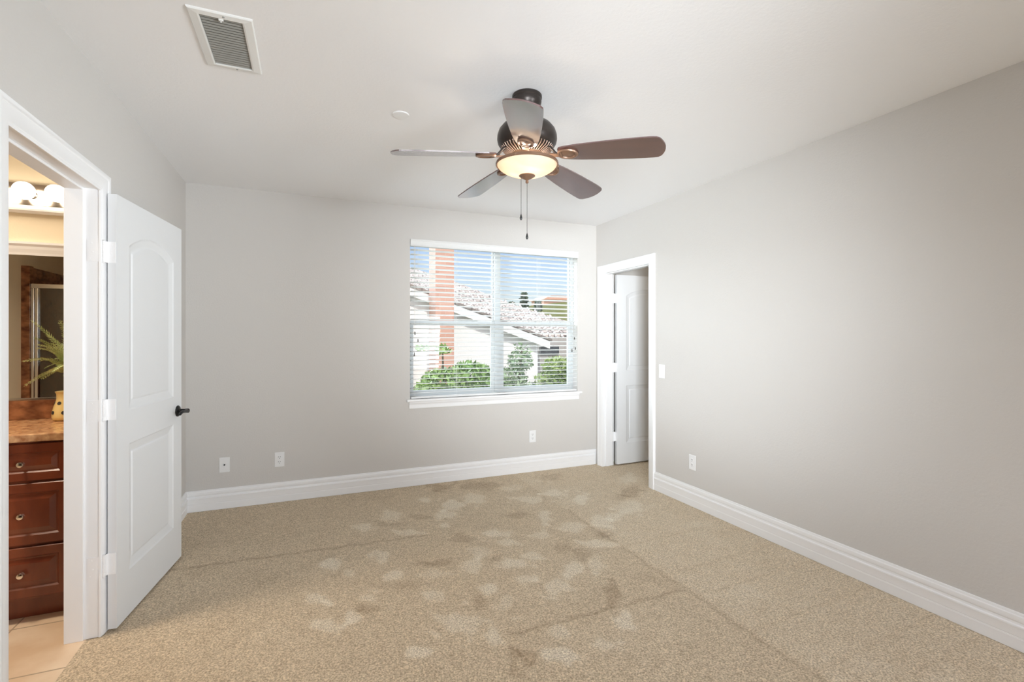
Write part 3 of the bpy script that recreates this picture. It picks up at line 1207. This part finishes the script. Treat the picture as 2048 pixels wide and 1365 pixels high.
# pull chains
for dx, dy, zt_, zb_ in ((-.034, -.004, 2.146, 1.945), (0.0, 0.0, 2.106, 1.855)):
    bm = bmesh.new()
    z = zt_
    tube(bm, [(dx, dy, zz(zt_)), (dx, dy, zz(zb_))], .0009, 6)
    n = int((zt_ - zb_) / .0045)
    for k in range(n):
        bmesh.ops.create_icosphere(bm, subdivisions=1, radius=.0015, matrix=Matrix.Translation((dx, dy, zz(zt_ - k * .0045))))
    c = obj('pull_chain', bm, M_bronze, fan)
    bm = bmesh.new()
    lathe(bm, [(0, .006), (.002, .005), (.003, 0), (.0058, -.012), (.0058, -.018), (.003, -.024), (0, -.025)], 16, Matrix.Translation((dx, dy, zz(zb_))))
    obj('chain_pull', bm, M_black, c, smooth=40)

# ------------------------------------------------------------------ bathroom
van = thing('vanity_cabinet', 'cherry wood vanity cabinet with raised panel drawers', 'cabinet', (BX0, 3.0, 0))


def V_(o):
    o.data.transform(Matrix.Translation((-BX0, -3.0, 0)))
    return o


VX0, VX1 = BX0 + .005, XL - T - .005
VYF = 2.99
bm = bmesh.new()
box(bm, VX0, VX1, VYF, BY1 - .002, .108, .855)
V_(obj('body', bm, M_cherry, van))
bm = bmesh.new()
box(bm, VX0, VX1, 3.045, BY1 - .002, .001, .108)
V_(obj('toe_kick', bm, M_cherry, van))


def raised_front(x0, x1, z0, z1, y, t=.018):
    """raised-panel drawer or door front, outer face at y - t"""
    bm = bmesh.new()
    prof = [(0, 0), (0, t - .003), (.003, t), (.042, t), (.046, t - .004), (.050, t - .008), (.056, t - .008), (.078, t - .001), (.082, t - .001)]
    lim = min(x1 - x0, z1 - z0) / 2 - .012
    sc = min(1, lim / .082)
    rows = []
    for w, d in prof:
        w *= sc
        rows.append([bm.verts.new((x, y - d, z)) for x, z in ((x0 + w, z0 + w), (x1 - w, z0 + w), (x1 - w, z1 - w), (x0 + w, z1 - w))])
    for a, b in zip(rows, rows[1:]):
        for k in range(4):
            bm.faces.new((a[k], a[(k + 1) % 4], b[(k + 1) % 4], b[k]))
    bm.faces.new(rows[-1])
    bm.faces.new(rows[0][::-1])
    return bm


def knob(par, x, y, z):
    bm = bmesh.new()
    lathe(bm, [(.008, 0), (.0065, .003), (.005, .010), (.010, .014), (.0145, .018), (.0150, .022), (.012, .027), (.006, .029), (0, .0295)], 24,
          Matrix.Translation((x, y, z)) @ Matrix.Rotation(PI / 2, 4, 'X'))
    V_(obj('knob', bm, M_chrome, par, smooth=40))


DX = -1.236
for z0, z1 in ((.672, .846), (.372, .660), (.122, .360)):
    d = V_(obj('drawer', raised_front(DX - .175, DX + .175, z0, z1, VYF), M_cherry, van))
    knob(d, DX, VYF - .018, (z0 + z1) / 2 - .004)
for x0, x1, kx in ((-1.885, -1.42, -1.47), (-2.36, -1.895, -1.94)):
    d = V_(obj('door', raised_front(x0, x1, .122, .846, VYF), M_cherry, van))
    knob(d, kx, VYF - .018, .62)

ct = thing('countertop', 'speckled tan granite countertop on the vanity', 'countertop', (BX0, 3.0, .857))
bm = bmesh.new()
box(bm, VX0, VX1 + .002, 2.955, BY1 - .001, .857, .895, .006)
o = obj('slab', bm, M_granite, ct)
o.data.transform(Matrix.Translation((-BX0, -3.0, -.857)))
bm = bmesh.new()
box(bm, VX0, VX1 + .002, BY1 - .022, BY1 - .001, .8955, 1.0, .002)
o = obj('backsplash', bm, M_marble, ct)
o.data.transform(Matrix.Translation((-BX0, -3.0, -.857)))
o['label'] = 'dark brown marble backsplash'

mi = thing('vanity_mirror', 'wide bathroom mirror above the granite countertop', 'mirror', (BX0, BY1, 1.002))
bm = bmesh.new()
box(bm, BX0 + .01, VX1, BY1 - .008, BY1 - .001, 1.012, 1.806)
o = obj('mirror_glass', bm, M_mirror, mi)
o.data.transform(Matrix.Translation((-BX0, -BY1, -1.002)))
bm = bmesh.new()
prism(bm, [(BY1 - .001, 1.803), (BY1 - .014, 1.803), (BY1 - .016, 1.815), (BY1 - .022, 1.835), (BY1 - .024, 1.850), (BY1 - .034, 1.862), (BY1 - .034, 1.874), (BY1 - .001, 1.874)], 'x', BX0 + .005, VX1 + .002)
o = obj('top_moulding', bm, M_trim, mi)
o.data.transform(Matrix.Translation((-BX0, -BY1, -1.002)))
bm = bmesh.new()
box(bm, BX0 + .005, VX1 + .002, BY1 - .014, BY1 - .001, 1.001, 1.013, .002)
o = obj('bottom_rim', bm, M_chrome, mi)
o.data.transform(Matrix.Translation((-BX0, -BY1, -1.002)))

vl = thing('vanity_light', 'chrome light bar with round lit bulbs above the mirror', 'light fixture', (-1.7, BY1, 2.1))
bm = bmesh.new()
box(bm, -.67, .66, -.022, -.001, -.026, .098, .004)
obj('backplate', bm, mat('polished_nickel', (.75, .68, .58, 1), .18, metal=1), vl)
bm = bmesh.new()
prism(bm, [(-.001, -.065), (-.030, -.065), (-.044, -.056), (-.046, -.046), (-.036, -.036), (-.030, -.026), (-.001, -.026)], 'x', -.69, .68)
obj('lower_rail', bm, M_trim, vl)
for k in range(9):
    x = -1.27 + .135 * (1 - k) + 1.7
    if x < -.66:
        continue
    bm = bmesh.new()
    lathe(bm, [(.022, 0), (.022, .010), (.016, .022), (.0155, .034), (.0, .034)], 20, Matrix.Translation((x, -.022, .035)) @ Matrix.Rotation(PI / 2, 4, 'X'))
    s = obj('socket', bm, M_chrome, vl, smooth=35)
    bm = bmesh.new()
    lathe(bm, [(0.012, .0), (.016, .008), (.032, .020), (.0445, .040), (.047, .058), (.043, .076), (.030, .093), (.014, .101), (0, .103)], 28, Matrix.Translation((x, -.054, .035)) @ Matrix.Rotation(PI / 2, 4, 'X'))
    obj('bulb', bm, M_bulb, s, smooth=180)

# vase with pierced holes
VX, VY = -1.228, 3.40
vs = thing('vase', 'yellow glazed pierced vase on the granite countertop', 'vase', (VX, VY, .8955))
bm = bmesh.new()
prof = [(0, 0), (.052, 0), (.060, .005), (.063, .020), (.062, .045), (.055, .075), (.047, .100), (.043, .120), (.043, .140), (.047, .152), (.050, .156), (.046, .158), (.040, .150), (.038, .120), (.040, .05), (0, .04)]
lathe(bm, prof, 40)
obj('body', bm, M_vase, vs, smooth=50)
bm = bmesh.new()
for row, (z, r) in enumerate(((.045, .0625), (.095, .049))):
    for k in range(7):
        a = 2 * PI * (k + .5 * row) / 7 + .35
        Mt = Matrix.Rotation(a, 4, 'Z') @ Matrix.Translation((r - .002, 0, z)) @ Matrix.Rotation(PI / 2 - (.12 if row == 0 else .28), 4, 'Y')
        lathe(bm, [(.0095, 0), (.0095, .003), (.0085, .0032), (0, .0018)], 16, Mt)
o = obj('pierced_hole', bm, M_slot, vs)
o['kind'] = 'stuff'

# fern fronds
rng = random.Random(7)
fern = thing('potted_fern', 'green fern standing in the yellow vase', 'fern', (VX, VY, 1.0355))
org = Vector((VX, VY, 1.0355))
crown = at(150, 716, 3.36) - org
fr = [at(61, 641, 3.34), at(68, 676, 3.28), at(74, 690, 3.36), at(71, 697, 3.42), at(43, 724, 3.32), at(47, 774, 3.27), at(82, 760, 3.37), at(92, 668, 3.40), at(88, 738, 3.25),
      at(165, 640, 3.30), at(200, 690, 3.24), at(120, 640, 3.22), at(105, 745, 3.2)]
for tip in fr:
    base = Vector((rng.uniform(-.01, .01), rng.uniform(-.01, .01), -.07))
    tl = tip - org
    c1 = Vector((crown.x * .5, crown.y * .3, .13))
    c2 = crown.lerp(tl, .18) + Vector((0, 0, .035))
    bm = bmesh.new()
    N = 34
    pts = []
    for i in range(N + 1):
        t = i / N
        pts.append(base * (1 - t) ** 3 + c1 * 3 * t * (1 - t) ** 2 + c2 * 3 * t * t * (1 - t) + tl * t ** 3)
    tube(bm, pts, [.0015 * (1 - .6 * i / N) for i in range(N + 1)], 5)
    for i in range(16, N):
        d = (pts[i + 1] - pts[i]).normalized()
        side = d.cross(Vector((0, .55, .83))).normalized()
        f = (i - 16) / (N - 16)
        ll = .036 * (1 - f) ** .5 + .005
        for s in (-1, 1):
            c0 = pts[i]
            dirn = (side * s * .8 + d * .8 + Vector((0, rng.uniform(-.15, .15), rng.uniform(-.12, .12)))).normalized()
            e1 = c0 + dirn * ll
            w = d * .0050
            m_ = c0 + dirn * ll * .45
            v = [bm.verts.new(c0), bm.verts.new(m_ + w), bm.verts.new(e1), bm.verts.new(m_ - w)]
            bm.faces.new(v)
    obj('frond', bm, M_fern, fern)

# shower enclosure at the other end, seen in the mirror
sh = thing('shower_enclosure', 'brown marble shower with chrome framed glass door, reflected in mirror', 'shower', (BX0, 1.2, 0))
SYF = 1.22


def S_(o):
    o.data.transform(Matrix.Translation((-BX0, -1.2, 0)))
    return o


bm = bmesh.new()
box(bm, BX0 + .001, BX0 + .02, BY0, SYF + .02, 0.001, 2.0)
box(bm, BX0 + .02, XL - T - .001, BY0, BY0 + .02, 0.001, 2.0)
box(bm, XL - T - .02, XL - T - .001, BY0 + .02, SYF + .02, .001, 2.0)
box(bm, BX0 + .02, XL - T - .02, SYF - .05, SYF + .02, 0.001, .1)
box(bm, BX0 + .02, BX0 + .06, SYF - .05, SYF + .02, 0.1, 2.0)
S_(obj('marble_surround', bm, M_marble, sh))
bm = bmesh.new()
box(bm, BX0 + .06, XL - T - .02, SYF - .035, SYF + .005, 1.80, 1.84, .003)
box(bm, BX0 + .06, XL - T - .02, SYF - .035, SYF + .005, .1, .13, .003)
box(bm, BX0 + .06, BX0 + .085, SYF - .035, SYF + .005, .13, 1.80, .003)
box(bm, BX0 + .09, BX0 + .115, SYF - .03, SYF + .01, .13, 1.80, .003)
box(bm, -1.75, -1.715, SYF - .03, SYF + .01, .13, 1.80, .003)
S_(obj('chrome_frame', bm, M_chrome, sh))
bm = bmesh.new()
box(bm, BX0 + .115, -1.75, SYF - .016, SYF - .010, .13, 1.80)
box(bm, -1.715, XL - T - .02, SYF - .016, SYF - .010, .13, 1.80)
S_(obj('glass_panel', bm, M_showerglass, sh))

# unseen warm fill added under the bathroom ceiling for tile and cabinets
lamp('bathroom_fill_lamp', 'AREA', (-1.6, 2.62, ZC - .01), 16, (1.0, 0.84, 0.66), (0, 0, 0), shape='DISK', size=.35, spread=math.radians(130))

# unseen glowing dome added as fill for the closet
cl = thing('closet_fill_lamp', 'unseen round fill lamp added inside the closet', 'ceiling lamp', (3.8, 3.2, ZC))
bm = bmesh.new()
lathe(bm, [(0, 0), (.14, 0), (.14, -.02), (.12, -.06), (.07, -.085), (0, -.09)], 32)
obj('shade', bm, emit_mat('closet_fill_glow', (1, .90, .76, 1), 20), cl, smooth=60)

# ------------------------------------------------------------------ outside the window
bm = bmesh.new()
box(bm, -60, 90, 5.2, 70, -3.3, -3.0)
struct(obj('ground', bm, M_soil), 'garden ground below the window')

ch = thing('chimney', 'tall terracotta brick chimney outside the window', 'chimney', tuple(at(891, 675, 9.0) - Vector((0, 0, 4.35))))
c0 = at(871, 675, 9.0).x - ch.location.x
c1 = at(908, 675, 9.0).x - ch.location.x
bm = bmesh.new()
box(bm, c0, c1, 0, .52, 0, 8.5)
obj('stack', bm, M_brick, ch)
bm = bmesh.new()
box(bm, c0 - .06, c1 + .06, -.06, .53, 8.5, 8.65)
obj('cap', bm, M_fascia, ch)

nb = thing('neighbour_house', 'white stucco neighbour house with grey tiled roof outside window', 'house', (2.5, 10.0, -3))
NB = Vector((2.5, 10.0, -3))


def N_(o):
    o.data.transform(Matrix.Translation(-NB))
    return o


# gable wall facing the window: white stucco, sloping top edge
YN = 10.0
wl_ = [at(700, 560, YN), at(900, 606, YN), at(1000, 648, YN), at(1075, 676, YN)]
poly = [(wl_[0].x, -3), (wl_[3].x, -3)] + [(p.x, p.z) for p in wl_[::-1]]
bm = bmesh.new()
prism(bm, poly, 'y', YN, YN + 4)
N_(obj('wall', bm, M_stucco, nb))
# rake board with roof slab above it
r0, r1 = at(700, 528, YN - .16), at(1100, 683, YN - .16)
bm = bmesh.new()
prism(bm, [(r0.x, r0.z), (r1.x, r1.z), (r1.x, r1.z - .17), (r0.x, r0.z - .17)], 'y', YN - .16, YN - .10)
N_(obj('rake_board', bm, M_fascia, nb))
bm = bmesh.new()
vs_ = prism(bm, [(r0.x, r0.z + .07), (r1.x + .05, r1.z + .05), (r1.x + .05, r1.z), (r0.x, r0.z)], 'y', YN - .18, YN + 4)
N_(obj('roof_slab', bm, M_roof, nb))
# soffit boards and the higher roof behind, sloping towards us
def roof_plane(name, pts, th, m, par):
    bm = bmesh.new()
    A = [bm.verts.new(p) for p in pts]
    B = [bm.verts.new(p - Vector((0, 0, th))) for p in pts]
    n = len(pts)
    bm.faces.new(A)
    bm.faces.new(B[::-1])
    for k in range(n):
        bm.faces.new((A[k], B[k], B[(k + 1) % n], A[(k + 1) % n]))
    return N_(obj(name, bm, m, par))


def onslope(u, v, y0=12.0, z0=1.4, s=.38):
    """pixel ray on the plane z = z0 + s (y - y0)"""
    dx, dy, dz = (u - 1024) / FPX * cY + sY, -(u - 1024) / FPX * sY + cY, -(v - V0) / FPX
    t = (z0 - s * y0 - H) / (dz - s * dy)
    return Vector((dx * t, dy * t, H + dz * t))


rp = roof_plane('roof', [onslope(u, v) for u, v in ((760, 515), (830, 538), (900, 560), (960, 583), (1010, 604), (1085, 628), (1160, 650), (1168, 672), (1040, 668), (900, 640), (760, 640))], .12, M_roof, nb)
# rows of raised tile courses on the roof
bm = bmesh.new()
for k in range(26):
    u0 = 770 + k * 15
    a = onslope(u0, 520 + (u0 - 760) * .33)
    b = onslope(u0 + 46, 520 + (u0 + 46 - 760) * .33 + 62)
    if u0 + 46 > 1160:
        break
    tube(bm, [a + Vector((0, 0, .02)), b + Vector((0, 0, .02))], .035, 6)
N_(obj('roof_tiles', bm, M_roof, nb))
# lower wing at right with dark window
wing = [at(1062, 680, 10.6), at(1175, 668, 10.6)]
bm = bmesh.new()
box(bm, wing[0].x, wing[1].x, 10.6, 13, -3, wing[0].z + .05)
N_(obj('wing_wall', bm, mat('grey_stucco', lin(175, 170, 165), .9), nb))
p0, p1 = at(1080, 694, 10.55), at(1118, 708, 10.55)
bm = bmesh.new()
box(bm, p0.x, p1.x, 10.55, 10.6, p1.z, p0.z)
N_(obj('window', bm, mat('far_window', lin(70, 75, 80), .2), nb))
sgn = None


def leafy(name, label, cat, centers, y, n, m, lsize, stem_to, group=None, seed=1):
    """bush or tree: leaf blades scattered through blobs; centres given as (point, rx, ry, rz)"""
    rg = np.random.default_rng(seed)
    base = stem_to
    t = thing(name, label, cat, tuple(base), 0, group)
    vs, fs = [], []
    tot = sum(c[1] * c[2] * c[3] for c in centers)
    for (p, rx, ry, rz) in centers:
        k = max(8, int(n * rx * ry * rz / tot))
        d = rg.normal(size=(k, 3))
        d /= np.linalg.norm(d, axis=1)[:, None]
        rad = rg.uniform(.35, 1.0, (k, 1)) ** .5
        pos = d * rad * np.array([rx, ry, rz]) + np.array(p) - np.array(base)
        for q in pos:
            a = rg.normal(size=3)
            a /= np.linalg.norm(a)
            b = np.cross(a, rg.normal(size=3))
            b /= np.linalg.norm(b)
            L = lsize * rg.uniform(.6, 1.3)
            i = len(vs)
            vs += [tuple(q - a * L), tuple(q + b * L * .38), tuple(q + a * L), tuple(q - b * L * .38)]
            fs.append((i, i + 1, i + 2, i + 3))
    obj('foliage', (vs, fs), m, t)
    bm = bmesh.new()
    for (p, rx, ry, rz) in centers[:6]:
        q = Vector(p) - Vector(base)
        tube(bm, [(0, 0, 0), (q.x * .4, q.y * .4, q.z * .5), (q.x, q.y, q.z)], [.05, .035, .012], 6)
    obj('stem', bm, M_bark, t)
    return t


G = 'garden shrubs below the window'
Y1 = 6.6
def blob(u, v, ru, rv, y, ry=.35):
    p = at(u, v, y)
    q = at(u + ru, v, y)
    w = at(u, v - rv, y)
    return (tuple(p), q.x - p.x, ry, w.z - p.z)


leafy('garden_shrub', 'bright green leafy shrub in front of the chimney base', 'shrub',
      [blob(890, 762, 44, 26, Y1), blob(940, 752, 46, 28, Y1 + .2), blob(858, 785, 34, 22, Y1), blob(925, 790, 60, 26, Y1), blob(968, 775, 22, 26, Y1), blob(885, 700, 12, 9, Y1), blob(848, 696, 14, 5, Y1)],
      Y1, 4200, M_leaf1, .05, Vector((at(900, 700, Y1).x, Y1, -3)), G, 3)
leafy('garden_shrub', 'grey green loose shrub behind the window centre post', 'shrub',
      [blob(1022, 755, 30, 24, Y1 + .6), blob(1040, 722, 20, 22, Y1 + .6), blob(1030, 780, 44, 22, Y1 + .4), blob(1044, 700, 6, 16, Y1 + .6)],
      Y1, 1500, M_leaf2, .045, Vector((at(1030, 700, Y1).x, Y1 + .5, -3)), G, 5)
leafy('garden_shrub', 'yellow green shrub under the neighbour wing wall', 'shrub',
      [blob(1116, 735, 28, 22, Y1 + 1.3), blob(1105, 765, 34, 24, Y1 + 1.3), blob(1130, 760, 26, 34, Y1 + 1.3), blob(1090, 785, 30, 20, Y1 + 1.5)],
      Y1, 2300, leaf_mat('yellow_green_leaves', lin(120, 150, 80), lin(165, 180, 110)), .05, Vector((at(1110, 700, Y1).x, Y1 + 1.3, -3)), G, 8)

# far hillside with trees and a red building
bm = bmesh.new()
hp = [at(900, 640, 85), at(1000, 622, 85), at(1060, 612, 85), at(1110, 606, 85), at(1180, 602, 85), at(1400, 602, 85)]
prism(bm, [(hp[0].x - 30, -3)] + [(p.x, p.z) for p in hp] + [(hp[-1].x, -3)], 'y', 85, 120)
struct(obj('hillside', bm, M_hill), 'far dry hillside under the sky')
q0, q1 = at(1088, 612, 88), at(1158, 597, 88)
rb = thing('far_building', 'terracotta building on the far hillside', 'building', (q0.x, 88, 0))
bm = bmesh.new()
box(bm, 0, q1.x - q0.x, 0, 6, q0.z - 2, q1.z - .5)
obj('wall', bm, M_farwall, rb)
bm = bmesh.new()
prism(bm, [(-.5, q1.z - .5), (q1.x - q0.x + .5, q1.z - .5), (q1.x - q0.x - 1.5, q1.z + .35), (1.5, q1.z + .35)], 'y', -.5, 6.5)
obj('roof', bm, M_farwall, rb)
TG = 'distant trees against the sky'
for i, (u, v, ru, rv, lb) in enumerate(((1048, 604, 10, 18, 'tallest dark conifer against the sky, right of the centre post'), (1076, 612, 7, 9, 'small dark tree between the tall conifer and the terracotta building'),
                                    (1022, 613, 6, 7, 'small dark tree beside the window centre post'))):
    cs = [blob(u, v - rv * .85 + k * rv * .42, ru * (.14 + .19 * k), rv * .26, 60, 1.0) for k in range(5)]
    leafy('distant_tree', lb, 'tree', cs, 60, 900, M_tree, .28, Vector((at(u, v, 60).x, 60, -3)), TG, 20 + i)
